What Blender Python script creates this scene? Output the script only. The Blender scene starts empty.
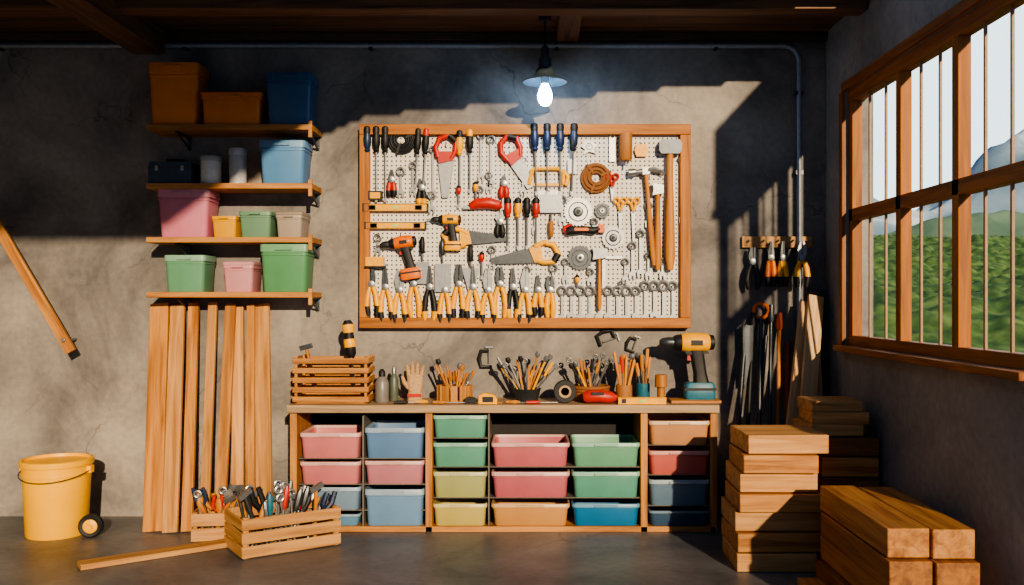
import bpy, math, random
from mathutils import Vector, Matrix, noise, Euler
random.seed(7)
R=random.uniform
CAMD=7.0; F=923.0; CZ=1.64
def fx(px,y=0): return (px-530)*(CAMD+y)/F
def fz(py,y=0): return CZ-(py-300)*(CAMD+y)/F
def lin(c): return tuple(((x/255)/12.92 if x/255<=0.04045 else ((x/255+0.055)/1.055)**2.4) for x in c)

# ---------------- materials ----------------
def newmat(n):
    m=bpy.data.materials.new(n); m.use_nodes=True
    return m,m.node_tree,m.node_tree.nodes['Principled BSDF']
MC={}
def plain(n,rgb,rough=0.5,metal=0.0,var=0.12,scale=30,emit=0,spec=0.5,sat=1.0,val=1.0):
    if n in MC: return MC[n]
    m,t,b=newmat(n)
    c=lin(rgb)
    if sat!=1.0 or val!=1.0:
        g=sum(c)/3; c=tuple(max(0.004,(g+(x-g)*sat)*val) for x in c)
    tc=t.nodes.new('ShaderNodeTexCoord'); nz=t.nodes.new('ShaderNodeTexNoise'); nz.inputs['Scale'].default_value=scale; nz.inputs['Detail'].default_value=4
    t.links.new(tc.outputs['Object'],nz.inputs['Vector'])
    r=t.nodes.new('ShaderNodeValToRGB'); r.color_ramp.elements[0].position=0.3; r.color_ramp.elements[1].position=0.7
    r.color_ramp.elements[0].color=(*[x*(1-var) for x in c],1); r.color_ramp.elements[1].color=(*[min(1,x*(1+var)) for x in c],1)
    t.links.new(nz.outputs['Fac'],r.inputs['Fac']); t.links.new(r.outputs['Color'],b.inputs['Base Color'])
    b.inputs['Roughness'].default_value=rough; b.inputs['Metallic'].default_value=metal
    if emit:
        b.inputs['Emission Color'].default_value=(*c,1); b.inputs['Emission Strength'].default_value=emit
    MC[n]=m; return m
def wood(n,ca,cb,axis=2,rough=0.6,k=1.0):
    key=n+'_'+'xyz'[axis]
    if key in MC: return MC[key]
    m,t,b=newmat(key)
    tc=t.nodes.new('ShaderNodeTexCoord'); mp=t.nodes.new('ShaderNodeMapping')
    s=[14*k,14*k,14*k]; s[axis]=0.9*k
    mp.inputs['Scale'].default_value=s
    oi=t.nodes.new('ShaderNodeObjectInfo')
    add=t.nodes.new('ShaderNodeVectorMath'); add.operation='ADD'
    mul=t.nodes.new('ShaderNodeMath'); mul.operation='MULTIPLY'; mul.inputs[1].default_value=50
    t.links.new(oi.outputs['Random'],mul.inputs[0])
    t.links.new(tc.outputs['Object'],mp.inputs['Vector']); t.links.new(mp.outputs['Vector'],add.inputs[0]); t.links.new(mul.outputs[0],add.inputs[1])
    nz=t.nodes.new('ShaderNodeTexNoise'); nz.inputs['Scale'].default_value=1.6; nz.inputs['Detail'].default_value=6; nz.inputs['Roughness'].default_value=0.6; nz.inputs['Distortion'].default_value=0.6
    t.links.new(add.outputs[0],nz.inputs['Vector'])
    r=t.nodes.new('ShaderNodeValToRGB'); r.color_ramp.elements[0].position=0.32; r.color_ramp.elements[1].position=0.62
    r.color_ramp.elements[0].color=(*lin(ca),1); r.color_ramp.elements[1].color=(*lin(cb),1)
    t.links.new(nz.outputs['Fac'],r.inputs['Fac'])
    hv=t.nodes.new('ShaderNodeHueSaturation'); hv.inputs['Saturation'].default_value=1.08
    mr=t.nodes.new('ShaderNodeMapRange'); mr.inputs['To Min'].default_value=0.78; mr.inputs['To Max'].default_value=1.1
    t.links.new(oi.outputs['Random'],mr.inputs['Value']); t.links.new(mr.outputs[0],hv.inputs['Value'])
    t.links.new(r.outputs['Color'],hv.inputs['Color']); t.links.new(hv.outputs['Color'],b.inputs['Base Color'])
    bp=t.nodes.new('ShaderNodeBump'); bp.inputs['Strength'].default_value=0.25; bp.inputs['Distance'].default_value=0.004
    t.links.new(nz.outputs['Fac'],bp.inputs['Height']); t.links.new(bp.outputs['Normal'],b.inputs['Normal'])
    b.inputs['Roughness'].default_value=rough
    MC[key]=m; return m
def pine(a): return wood('pine',(144,92,50),(202,148,94),a)
def pale(a): return wood('pale_pine',(164,116,70),(214,166,114),a)
def oak(a): return wood('oak',(116,74,42),(170,116,70),a)
def dark(a): return wood('dark_wood',(50,40,34),(86,68,54),a)
def frame(a): return wood('frame_wood',(136,82,38),(190,126,68),a)
def ceilw(a): return wood('ceiling_wood',(84,62,46),(136,102,74),a)
STEEL=plain('steel',(150,152,152),0.38,0.75)
DSTEEL=plain('dark_steel',(78,82,86),0.4,0.7)
LSTEEL=plain('bright_steel',(190,190,186),0.38,0.6)
BLACK=plain('black_rubber',(20,21,23),0.55)
YEL=plain('yellow_plastic',(246,174,4),0.42)
ORG=plain('orange_plastic',(226,110,12),0.45)
RED=plain('red_plastic',(186,42,26),0.42)
BLU=plain('navy_plastic',(28,46,78),0.42)
TEAL=plain('teal_plastic',(38,104,124),0.45)
HANDLE=wood('ash_handle',(164,104,54),(204,146,88),2)

def concrete(n,ca,cb,crack=True,rough=0.85,cs=0.9):
    m,t,b=newmat(n); N=t.nodes.new; L=t.links.new
    tc=N('ShaderNodeTexCoord')
    n1=N('ShaderNodeTexNoise'); n1.inputs['Scale'].default_value=0.9; n1.inputs['Detail'].default_value=9; n1.inputs['Roughness'].default_value=0.62; n1.inputs['Distortion'].default_value=0.5
    n2=N('ShaderNodeTexNoise'); n2.inputs['Scale'].default_value=22; n2.inputs['Detail'].default_value=6
    L(tc.outputs['Object'],n1.inputs['Vector']); L(tc.outputs['Object'],n2.inputs['Vector'])
    r=N('ShaderNodeValToRGB'); r.color_ramp.elements[0].position=0.34; r.color_ramp.elements[1].position=0.66
    r.color_ramp.elements[0].color=(*lin(ca),1); r.color_ramp.elements[1].color=(*lin(cb),1)
    L(n1.outputs['Fac'],r.inputs['Fac'])
    mx=N('ShaderNodeMix'); mx.data_type='RGBA'; mx.blend_type='MULTIPLY'; mx.inputs['Factor'].default_value=0.45
    r2=N('ShaderNodeValToRGB'); r2.color_ramp.elements[0].position=0.3; r2.color_ramp.elements[0].color=(0.6,0.6,0.6,1); r2.color_ramp.elements[1].position=0.65
    L(n2.outputs['Fac'],r2.inputs['Fac']); L(r.outputs['Color'],mx.inputs['A']); L(r2.outputs['Color'],mx.inputs['B'])
    out=mx.outputs['Result']
    if crack:
        nd=N('ShaderNodeTexNoise'); nd.inputs['Scale'].default_value=2.2; nd.inputs['Detail'].default_value=6
        L(tc.outputs['Object'],nd.inputs['Vector'])
        vm=N('ShaderNodeVectorMath'); vm.operation='SCALE'; vm.inputs['Scale'].default_value=0.55
        L(nd.outputs['Color'],vm.inputs[0])
        va=N('ShaderNodeVectorMath'); va.operation='ADD'; L(tc.outputs['Object'],va.inputs[0]); L(vm.outputs[0],va.inputs[1])
        vo=N('ShaderNodeTexVoronoi'); vo.feature='DISTANCE_TO_EDGE'; vo.inputs['Scale'].default_value=cs
        L(va.outputs[0],vo.inputs['Vector'])
        mr=N('ShaderNodeMapRange'); mr.inputs['From Min'].default_value=0.0; mr.inputs['From Max'].default_value=0.006; mr.inputs['To Min'].default_value=1; mr.inputs['To Max'].default_value=0
        L(vo.outputs['Distance'],mr.inputs['Value'])
        nm=N('ShaderNodeTexNoise'); nm.inputs['Scale'].default_value=1.1; L(tc.outputs['Object'],nm.inputs['Vector'])
        m2=N('ShaderNodeMapRange'); m2.inputs['From Min'].default_value=0.45; m2.inputs['From Max'].default_value=0.6
        L(nm.outputs['Fac'],m2.inputs['Value'])
        mu=N('ShaderNodeMath'); mu.operation='MULTIPLY'; L(mr.outputs[0],mu.inputs[0]); L(m2.outputs[0],mu.inputs[1])
        mu2=N('ShaderNodeMath'); mu2.operation='MULTIPLY'; mu2.inputs[1].default_value=0.5; L(mu.outputs[0],mu2.inputs[0])
        mc=N('ShaderNodeMix'); mc.data_type='RGBA'; mc.inputs['B'].default_value=(0.03,0.025,0.02,1)
        L(mu2.outputs[0],mc.inputs['Factor']); L(out,mc.inputs['A']); out=mc.outputs['Result']
    L(out,b.inputs['Base Color'])
    bp=N('ShaderNodeBump'); bp.inputs['Strength'].default_value=0.22; bp.inputs['Distance'].default_value=0.006
    ad=N('ShaderNodeMath'); ad.operation='ADD'; L(n2.outputs['Fac'],ad.inputs[0]); L(n1.outputs['Fac'],ad.inputs[1])
    L(ad.outputs[0],bp.inputs['Height']); L(bp.outputs['Normal'],b.inputs['Normal'])
    b.inputs['Roughness'].default_value=rough
    return m

# ---------------- mesh builder ----------------
class MB:
    def __init__(s): s.v=[];s.f=[];s.m=[];s.s=[];s.mats=[];s.M=Matrix.Identity(4)
    def mi(s,m):
        if m not in s.mats: s.mats.append(m)
        return s.mats.index(m)
    def add(s,vs,fs,mat,smooth=False):
        o=len(s.v); i=s.mi(mat)
        s.v+=[s.M@Vector(p) for p in vs]
        for f in fs: s.f.append([o+a for a in f]); s.m.append(i); s.s.append(smooth)
    def box(s,c,d,mat,rot=None):
        x,y,z=[a/2 for a in d]
        vs=[Vector((i*x,j*y,k*z)) for i in(-1,1) for j in(-1,1) for k in(-1,1)]
        if rot is not None:
            Rm=rot if isinstance(rot,Matrix) else Euler(rot).to_matrix()
            vs=[Rm@p for p in vs]
        vs=[p+Vector(c) for p in vs]
        s.add(vs,[(0,1,3,2),(4,6,7,5),(0,4,5,1),(2,3,7,6),(0,2,6,4),(1,5,7,3)],mat)
    def loft(s,loops,mat,c0=True,c1=True,smooth=True):
        n=len(loops[0]); vs=[p for l in loops for p in l]; fs=[]
        for i in range(len(loops)-1):
            for j in range(n):
                k=(j+1)%n; fs.append((i*n+j,i*n+k,(i+1)*n+k,(i+1)*n+j))
        if c0: fs.append(tuple(range(n-1,-1,-1)))
        if c1: fs.append(tuple((len(loops)-1)*n+j for j in range(n)))
        s.add(vs,fs,mat,smooth)
    def tube(s,pts,r,mat,seg=8,closed=False,flat=1.0):
        pts=[Vector(p) for p in pts]; n=len(pts)
        rs=r if isinstance(r,(list,tuple)) else [r]*n
        loops=[]; up=None
        for i in range(n):
            if closed: t=pts[(i+1)%n]-pts[i-1]
            else: t=pts[min(i+1,n-1)]-pts[max(i-1,0)]
            t.normalize()
            if up is None:
                up=Vector((0,1,0)) if abs(t.y)<0.9 else Vector((0,0,1))
            a=up-t*up.dot(t)
            if a.length<1e-4: a=Vector((1,0,0))
            a.normalize(); up=a; b=t.cross(a)
            loops.append([pts[i]+a*(rs[i]*flat*math.cos(2*math.pi*k/seg))+b*(rs[i]*math.sin(2*math.pi*k/seg)) for k in range(seg)])
        if closed: loops.append(loops[0]); s.loft(loops,mat,False,False)
        else: s.loft(loops,mat)
    def cyl(s,p0,p1,r0,r1,mat,seg=16): s.tube([p0,p1],[r0,r1],mat,seg)
    def lathe(s,prof,mat,c=(0,0,0),seg=20,axis='z'):
        loops=[]
        for r,z in prof:
            l=[]
            for k in range(seg):
                a=2*math.pi*k/seg; x,y=r*math.cos(a),r*math.sin(a)
                p=(x,y,z) if axis=='z' else ((x,-z,y) if axis=='y' else (z,x,y))
                l.append(Vector(p)+Vector(c))
            loops.append(l)
        s.loft(loops,mat)
    def ring(s,c,R0,r,mat,seg=24,axis='y',ts=8):
        pts=[]
        for k in range(seg):
            a=2*math.pi*k/seg; x,z=R0*math.cos(a),R0*math.sin(a)
            pts.append(Vector(c)+Vector((x,0,z) if axis=='y' else ((x,z,0) if axis=='z' else (0,x,z))))
        s.tube(pts,r,mat,ts,closed=True)
    def prism(s,pts,y0,y1,mat):  # pts (x,z)
        a=[(p[0],y0,p[1]) for p in pts]; b=[(p[0],y1,p[1]) for p in pts]; n=len(pts)
        s.add(a+b,[tuple(range(n)),tuple(range(2*n-1,n-1,-1))]+[(i,i+n,(i+1)%n+n,(i+1)%n) for i in range(n)],mat)
    def build(s,name,loc=(0,0,0),rot=(0,0,0),bevel=0,scale=1.0):
        me=bpy.data.meshes.new(name)
        me.from_pydata([tuple(p*scale) for p in s.v],[],s.f); 
        for m in s.mats: me.materials.append(m)
        me.polygons.foreach_set('material_index',s.m); me.polygons.foreach_set('use_smooth',s.s)
        import bmesh
        bm=bmesh.new(); bm.from_mesh(me); bmesh.ops.recalc_face_normals(bm,faces=bm.faces); bm.to_mesh(me); bm.free()
        me.set_sharp_from_angle(angle=math.radians(40))
        o=bpy.data.objects.new(name,me); bpy.context.scene.collection.objects.link(o)
        o.location=loc; o.rotation_euler=rot
        if bevel:
            b=o.modifiers.new('Bevel','BEVEL'); b.width=bevel; b.segments=2; b.limit_method='ANGLE'; b.angle_limit=math.radians(50)
        return o
def board(name,size,loc,rot=(0,0,0),kind=pine,bevel=0.004,ax=None):
    if ax is None: ax=max(range(3),key=lambda i:size[i])
    m=MB(); m.box((0,0,0),size,kind(ax)); return m.build(name,loc,rot,bevel)
def board2(name,p0,p1,w,t,kind=pine,twist=0,extra=None):
    p0=Vector(p0);p1=Vector(p1); d=p1-p0; L=d.length; z=d.normalized()
    x=Vector((1,0,0)); x=(x-z*x.dot(z)).normalized(); x=Matrix.Rotation(twist,3,z)@x
    y=z.cross(x); Mx=Matrix((x,y,z)).transposed()
    m=MB(); m.box((0,0,0),(w,t,L),kind(2))
    if extra: extra(m,L)
    return m.build(name,(p0+p1)/2,Mx.to_euler(),0.003)

# ---------------- room ----------------
WX=2.24; CEIL=3.66; LX=-4.7; WEND=-2.92
wallm=concrete('plaster_wall',(88,86,86),(168,160,150))
m=MB(); m.box(((LX+WX+0.2)/2,0.1,1.9),(WX+0.2-LX,0.2,3.8),wallm); m.build('wall_back')
m=MB(); m.box((LX-0.1,-4,1.9),(0.2,8,3.8),wallm); m.build('wall_left')
wr=concrete('plaster_wall_cool',(118,118,118),(166,164,160),crack=False)
m=MB()
WY0,WY1,WZ0,WZ1=-0.44,-2.90,1.32,3.12
def rb(y0,y1,z0,z1): m.box((WX+0.1,(y0+y1)/2,(z0+z1)/2),(0.2,abs(y1-y0),z1-z0),wr)
rb(WEND,0,0,WZ0); rb(WEND,0,WZ1,3.8); rb(WY0,0,WZ0,WZ1)
m.build('wall_right')
flm=concrete('concrete_floor',(74,78,84),(134,132,130),crack=True,rough=0.45,cs=0.5)
m=MB(); m.box(((LX+WX)/2,-4,-0.1),(WX-LX,8,0.2),flm); m.build('floor')
cm=wood('ceiling_boards',(76,58,44),(126,94,68),0,0.6,0.5)
m=MB()
shadow_poly=[(2.44,-1.25),(1.90,-1.25),(-0.62,-2.1),(-0.90,-2.83),(-1.05,-4.0),(-1.2,-5.2),(LX,-5.25)]  # unseen front edge, shaped so it casts the slanting shadow on the back wall
def xmax_at(y):
    if y>-1.25: return 2.44
    for i in range(len(shadow_poly)-1):
        (xa,ya),(xb,yb)=shadow_poly[i],shadow_poly[i+1]
        if yb<=y<=ya and ya!=yb: return xa+(xb-xa)*(ya-y)/(ya-yb)
    return None
k=0; yy=0.0
while yy>-5.2:
    xm=xmax_at(yy-0.07)
    if xm is None: break
    m.box(((LX+xm)/2,yy-0.075,CEIL+0.015+0.004*(k%2)),(xm-LX,0.144,0.03),cm); yy-=0.15; k+=1
m.build('ceiling',bevel=0.003)
m=MB()
pts=[(LX,0.0),(2.44,0.0)]+shadow_poly
n=len(pts); vs=[(p[0],p[1],CEIL+0.05) for p in pts]+[(p[0],p[1],CEIL+0.09) for p in pts]
m.add(vs,[tuple(range(n)),tuple(range(2*n-1,n-1,-1))]+[(i,(i+1)%n,(i+1)%n+n,i+n) for i in range(n)],dark(0)); m.build('sun_blocker_deck')  # added unseen slab on the same outline, blocks sun for the wall shadow
board('ceiling_beam',(0.24,5.1,0.17),(-2.86,-2.62,CEIL-0.09),kind=ceilw)
board('ceiling_beam',(5.9,0.16,0.09),(-0.72,-0.82,CEIL-0.05),kind=ceilw)
board('ceiling_beam',(0.16,0.7,0.07),(0.28,-0.38,CEIL-0.04),kind=ceilw)
m=MB(); m.box(((LX+WX)/2,-0.03,CEIL-0.035),(WX-LX,0.06,0.06),dark(0)); m.build('trim_1',bevel=0.004)
# window
wm1=wood('window_wood',(124,74,36),(182,116,60),1)
wm2=wood('window_wood',(124,74,36),(182,116,60),2)
m=MB(); XF=WX+0.06
def wv(y,w,z0=WZ0,z1=WZ1,mat=wm2,t=0.09): m.box((XF,y,(z0+z1)/2),(t,w,z1-z0),mat)
def wh(z,h,t=0.09,mat=wm1): m.box((XF,(WY0+WY1)/2,z),(t,WY0-WY1,h),mat)
ys=[-0.475,-1.32,-2.08,-2.86]
for i,yv in enumerate(ys): wv(yv,0.075,t=0.07)
wh(WZ0+0.035,0.07,0.08); wh(WZ1-0.04,0.08,0.08); wh(2.24,0.085,0.07)
thin=plain('window_bar_paint',(160,128,98),0.5)
for i in range(3):
    a,b=ys[i],ys[i+1]
    for kk in (1,2): wv(a+(b-a)*kk/3,0.018,mat=thin,t=0.016)
m.build('window_1',bevel=0.003)
m=MB(); m.box((WX-0.03,(WY0+WY1)/2,WZ0-0.02),(0.1,WY0-WY1+0.04,0.04),wm1); m.box((WX-0.01,(WY0+WY1)/2,WZ1+0.03),(0.03,WY0-WY1+0.04,0.06),wm1)
m.box((WX-0.01,WY0+0.03,(WZ0+WZ1)/2),(0.03,0.06,WZ1-WZ0),wm2); m.build('trim_2',bevel=0.004)
# ---- outside terrain ----
def terrain(name,x0,x1,y0,y1,nx,ny,hf,mat):
    vs=[];fs=[]
    for j in range(ny+1):
        for i in range(nx+1):
            x=x0+(x1-x0)*i/nx; y=y0+(y1-y0)*j/ny; vs.append((x,y,hf(x,y)))
    for j in range(ny):
        for i in range(nx):
            a=j*(nx+1)+i; fs.append((a,a+1,a+nx+2,a+nx+1))
    me=bpy.data.meshes.new(name); me.from_pydata(vs,[],fs); me.materials.append(mat)
    me.polygons.foreach_set('use_smooth',[True]*len(fs))
    o=bpy.data.objects.new(name,me); bpy.context.scene.collection.objects.link(o); return o
def noisemat(n,stops,scale,det=8,rough=1):
    m,t,b=newmat(n); tc=t.nodes.new('ShaderNodeTexCoord'); nz=t.nodes.new('ShaderNodeTexNoise')
    nz.inputs['Scale'].default_value=scale; nz.inputs['Detail'].default_value=det
    t.links.new(tc.outputs['Object'],nz.inputs['Vector']); r=t.nodes.new('ShaderNodeValToRGB'); t.links.new(nz.outputs['Fac'],r.inputs['Fac'])
    r.color_ramp.elements[0].position=stops[0][0]; r.color_ramp.elements[0].color=(*lin(stops[0][1]),1)
    r.color_ramp.elements[1].position=stops[-1][0]; r.color_ramp.elements[1].color=(*lin(stops[-1][1]),1)
    for p,c in stops[1:-1]:
        e=r.color_ramp.elements.new(p); e.color=(*lin(c),1)
    t.links.new(r.outputs['Color'],b.inputs['Base Color']); b.inputs['Roughness'].default_value=rough; b.inputs['Specular IOR Level'].default_value=0.1
    return m
gm=noisemat('hazed_forest_green',[(0.3,(46,74,50)),(0.5,(78,106,62)),(0.68,(110,134,80))],0.9)  # dulled greens, air haze painted into the colour
def hill(x,y):
    base=-3+11.0*max(0,min(1,(y-18)/95))**1.1
    t=0
    if y>15:
        d,pts_=noise.voronoi(Vector((x*0.75,y*0.75,0)))
        t=(0.8-d[0])*1.0
    return base+noise.noise(Vector((x*0.03,y*0.03,1)))*4+t*min(1,max(0.1,y/60))+noise.noise(Vector((x*0.12,y*0.12,4)))*0.8
terrain('green_hillside',4,110,-12,140,300,420,hill,gm)
gm2_=noisemat('hazed_distant_forest',[(0.35,(84,112,96)),(0.6,(116,142,116))],0.06)  # greyer green carries the distance haze in its colour
def hill2(x,y):
    r=1-abs((y-250)/80)
    n=sum(noise.noise(Vector((x*0.015*2**k,y*0.015*2**k,9)))/2**k for k in range(5))
    return -6+max(0,r)*(25+0.10*(x-95)+n*14)
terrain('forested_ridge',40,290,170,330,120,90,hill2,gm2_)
mm=noisemat('hazy_mountain_rock',[(0.38,(118,144,162)),(0.52,(146,170,184)),(0.6,(206,220,228))],0.02)  # distance haze painted into the rock as pale blue-grey
def mount(x,y):
    r=1-abs((y-600)/260)
    n=sum(noise.noise(Vector((x*0.006*2**k,y*0.006*2**k,5)))/2**k for k in range(5))
    return -10+max(0,r)*(88+0.14*(x-210)+n*60)
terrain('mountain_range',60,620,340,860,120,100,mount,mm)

# ---- conduit ----
m=MB(); zc=fz(46,-0.04); xc=fx(799,-0.04)
pts=[(LX+0.01,-0.045,zc),(xc-0.12,-0.045,zc)]
for k in range(1,7):
    a=math.pi/2*k/6; pts.append((xc-0.12+0.12*math.sin(a),-0.045,zc-0.12+0.12*math.cos(a)))
pts.append((xc,-0.045,fz(330)))
m.tube(pts,0.019,plain('galvanised_pipe',(150,160,168),0.4,0.3),10)
for xx in (-4,-2.6,-1.2,0.2,1.4): m.box((xx,-0.03,zc),(0.03,0.06,0.055),DSTEEL)
for zz in (3.2,2.6,1.9): m.box((xc,-0.03,zz),(0.055,0.06,0.03),DSTEEL)
m.build('electrical_conduit')

# ---- pendant lamp ----
m=MB(); ly=-0.42; lx=fx(545,ly); lz=fz(82,ly)
emb=plain('bulb_glow',(176,214,255),0.3,0,0,emit=80)
shade=plain('lamp_enamel',(80,96,104),0.35,0.4)
m.tube([(0,0,CEIL-lz-0.02),(0,0,0.22)],0.007,BLACK,8)
m.lathe([(0.001,0.0+CEIL-lz),(0.045,CEIL-lz),(0.045,CEIL-lz-0.03),(0.001,CEIL-lz-0.035)],DSTEEL)
m.lathe([(0.012,0.26),(0.03,0.24),(0.034,0.17),(0.045,0.165),(0.047,0.10),(0.06,0.09),(0.075,0.05),(0.10,0.03),(0.16,0.006),(0.165,0.0),(0.158,-0.004),(0.09,0.02),(0.04,0.05),(0.03,0.06)],shade,seg=32)
m.lathe([(0.03,0.06),(0.03,-0.015),(0.02,-0.02)],LSTEEL)
m.lathe([(0.02,-0.015),(0.03,-0.03),(0.046,-0.07),(0.052,-0.10),(0.046,-0.14),(0.028,-0.165),(0.003,-0.172)],emb,seg=20)
m.build('pendant_lamp',(lx,ly,lz))

# ---------------- bins ----------------
def rr(cx,cy,w,d,r,z,n=3):
    pts=[]
    for (sx,sy,a0) in ((1,1,0),(-1,1,90),(-1,-1,180),(1,-1,270)):
        for k in range(n+1):
            a=math.radians(a0+90*k/n); pts.append(Vector((cx+sx*(w/2-r)+r*math.cos(a),cy+sy*(d/2-r)+r*math.sin(a),z)))
    return pts
def bmat(c): return plain('bin_%d_%d_%d'%c,c,0.4,0,0.06,8,sat=1.12,val=0.74)
def bin_(name,x0,x1,z0,z1,yf,depth,rgb,rim=None,lid=None,taper=0.86):
    col=bmat(rgb); rimm=bmat(rim) if rim else col
    w=x1-x0; h=z1-z0; d=depth; m=MB(); r=min(0.03,w*0.1)
    f=lambda k,z,dd=None: rr(0,0,w*k,d*(k if dd is None else dd),r,z)
    m.loft([f(taper,0.0),f(taper+0.012,0.006),f(0.955,h*0.84)],col,True,False)
    m.loft([f(0.955,h*0.84),f(1.0,h*0.84),f(1.0,h*0.97),f(0.985,h),f(0.95,h),f(0.94,h*0.9)],rimm,False,False)
    m.loft([f(0.94,h*0.9),f(taper-0.03,0.012)],col,False,True)
    m.loft([f(0.962,h*0.76),f(0.975,h*0.765),f(0.975,h*0.80),f(0.962,h*0.805)],col,False,False)
    m.box((0,-d/2-0.004,h*0.91),(w*0.34,0.02,h*0.07),rimm)
    for sx in (-0.3,0.3): m.box((sx*w,-d*0.478,h*0.83),(0.008,0.012,h*0.05),col)
    if lid:
        lm=bmat(lid)
        m.loft([f(1.02,h*0.96),f(1.03,h*0.97),f(1.03,h+0.012),f(0.96,h+0.02)],lm)
    return m.build(name,((x0+x1)/2,yf+depth/2,z0),bevel=0)

# ---- wall shelves ----
SY=-0.32
shelf_py=[124,183,237,292]
SHX0,SHX1=fx(146,SY),fx(312,SY)
shz=[]
for py in shelf_py:
    z=fz(py,SY); shz.append(z)
    m=MB(); m.box(((SHX0+SHX1)/2,SY/2-0.001,z-0.02),(SHX1-SHX0,-SY-0.002,0.04),pine(0))
    for xx in (SHX0+0.2,SHX1-0.03):
        m.box((xx,-0.012,z-0.09),(0.025,0.02,0.10),DSTEEL); m.box((xx,-0.14,z-0.045),(0.025,0.26,0.012),DSTEEL)
        m.tube([(xx,-0.02,z-0.13),(xx,-0.24,z-0.05)],0.008,DSTEEL,8)
    m.box((SHX1-0.015,SY+0.012,z-0.035),(0.028,0.022,0.12),pine(2))
    m.build('wall_shelf',bevel=0.003)
def sbin(row,x0,x1,top,rgb,yf=-0.3,dep=0.27,name='storage_bin',**k):
    z0=shz[row]; bin_(name,fx(x0,yf),fx(x1,yf),z0+0.001,fz(top,yf),yf,dep,rgb,**k)
sbin(0,147,198,62,(250,150,46)); 
sbin(0,200,261,94,(246,146,42),lid=(232,132,36),taper=0.92)
sbin(0,264,311,72,(72,110,150))
sbin(2,156,209,189,(226,146,164),rim=(236,168,182)); sbin(2,211,236,216,(246,184,28)); sbin(2,238,271,211,(124,160,132)); sbin(2,275,302,214,(184,170,154),lid=(172,160,144))
sbin(3,163,205,255,(116,168,134),rim=(150,192,164)); sbin(3,222,253,264,(226,166,170),lid=(230,176,180)); sbin(3,259,308,244,(104,162,116),rim=(132,182,142))
sbin(1,258,305,140,(108,156,200),rim=(130,172,208))
def toolbox(name,x0,x1,top,row,rgb):
    yf=-0.28; m=MB(); c=plain('case_%d_%d_%d'%rgb,rgb,0.5); w=fx(x1,yf)-fx(x0,yf); h=fz(top,yf)-shz[row]
    m.box((0,0,h*0.3),(w,0.22,h*0.6),c); m.box((0,0,h*0.74),(w*0.98,0.21,h*0.24),c); m.box((0,0,h*0.62),(w*1.02,0.225,0.012),DSTEEL)
    m.tube([(-w*0.2,0,h*0.84),(-w*0.2,0,h),(w*0.2,0,h),(w*0.2,0,h*0.84)],0.008,BLACK,8)
    for s in(-0.3,0.3): m.box((s*w,-0.115,h*0.6),(0.025,0.012,0.04),STEEL)
    m.build(name,((fx(x0,yf)+fx(x1,yf))/2,yf+0.11,shz[row]+0.001),bevel=0.006)
toolbox('toolbox',148,191,158,1,(56,72,88))
def cansh(name,cx,w,top,row,mat,lidm,yy=-0.2):
    m=MB(); r=w/2/F*(7+yy); h=fz(top,yy)-shz[row]
    m.lathe([(r*0.96,0),(r,0.006),(r,h*0.8),(r*0.97,h*0.82)],mat); m.lathe([(r*1.03,h*0.82),(r*1.05,h*0.84),(r*1.05,h*0.97),(r,h)],lidm)
    m.build(name,(fx(cx,yy),yy,shz[row]+0.001))
WHT=plain('jar_white',(226,224,214),0.4)
CANG=plain('can_tin',(190,192,192),0.4,0.1)
cansh('lidded_jar',211,20,157,1,WHT,plain('jar_lid',(170,170,168),0.4)); cansh('paint_can',238,17,149,1,CANG,CANG)
# ---------------- workbench ----------------
BF=-0.5; BX0,BX1=fx(288,BF),fx(718,BF); BH=0.90
m=MB()
m.box(((BX0+BX1)/2,-0.255,BH-0.028),(BX1-BX0+0.02,0.50,0.056),wood('bench_top',(140,116,90),(190,162,130),0))
def vx(px,w=0.05,y0=-0.48,y1=-0.02): m.box((fx(px,BF),(y0+y1)/2,(BH-0.056)/2),(w,y1-y0,BH-0.056),pine(2))
for px in (292.5,428.5,644.5,714.5): vx(px)
m.box(((BX0+BX1)/2,-0.25,0.02),(BX1-BX0-0.02,0.46,0.04),pine(0))
m.box(((BX0+BX1)/2,-0.014,BH/2),(BX1-BX0-0.02,0.012,BH-0.06),plain('bench_back_panel',(40,38,38),0.8))
RB=plain('bench_rail',(110,104,96),0.5)
def rails(a,b,zs):
    for z in zs: m.box(((fx(a,BF)+fx(b,BF))/2,-0.245,z),(fx(b,BF)-fx(a,BF),0.44,0.008),RB)
rails(297,425,[fz(p,BF) for p in(459.5,485.5,511.5)] )
rails(432,488,[fz(p,BF) for p in(439,)])
rails(432,641,[fz(p,BF) for p in(468,499)])
rails(648,711,[fz(p,BF) for p in(446,476,507)])
for px in (362,): m.box((fx(px,BF),-0.245,0.42),(0.012,0.44,0.80),RB)
m.box((fx(488.5,BF),-0.245,0.44),(0.012,0.44,0.80),RB)
m.build('workbench',bevel=0.004)
def bbin(x0,x1,t,b,rgb,rim=None):
    yf=-0.485; z0=fz(b,yf)+0.002; z0=max(z0,0.042)
    bin_('storage_bin',fx(x0,yf),fx(x1,yf),z0,fz(t,yf),yf,0.42,rgb,rim=rim,taper=0.9)
PK=(214,136,138);PKR=(232,188,182);BL=(112,146,186);BLR=(168,188,206);GR=(108,168,146);GRR=(160,204,184)
bbin(299,360,433,458.8,PK,PKR); bbin(299,360,462,484.8,PK,PKR); bbin(299,360,487.5,510.8,(132,156,178),BLR); bbin(299,360,514.5,527,(110,150,180),BLR)
bbin(364,424,428,458.8,BL,BLR); bbin(364,424,461,484.8,(200,138,148),PKR); bbin(364,424,489.5,527,(126,160,196),BLR)
bbin(432.5,487,415.5,438.3,GR,GRR); bbin(432.5,487,443,467.3,GR,GRR); bbin(432.5,487,472,498.3,(178,180,126),(206,208,160)); bbin(432.5,487,504,527,(204,188,118),(226,214,160))
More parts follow.
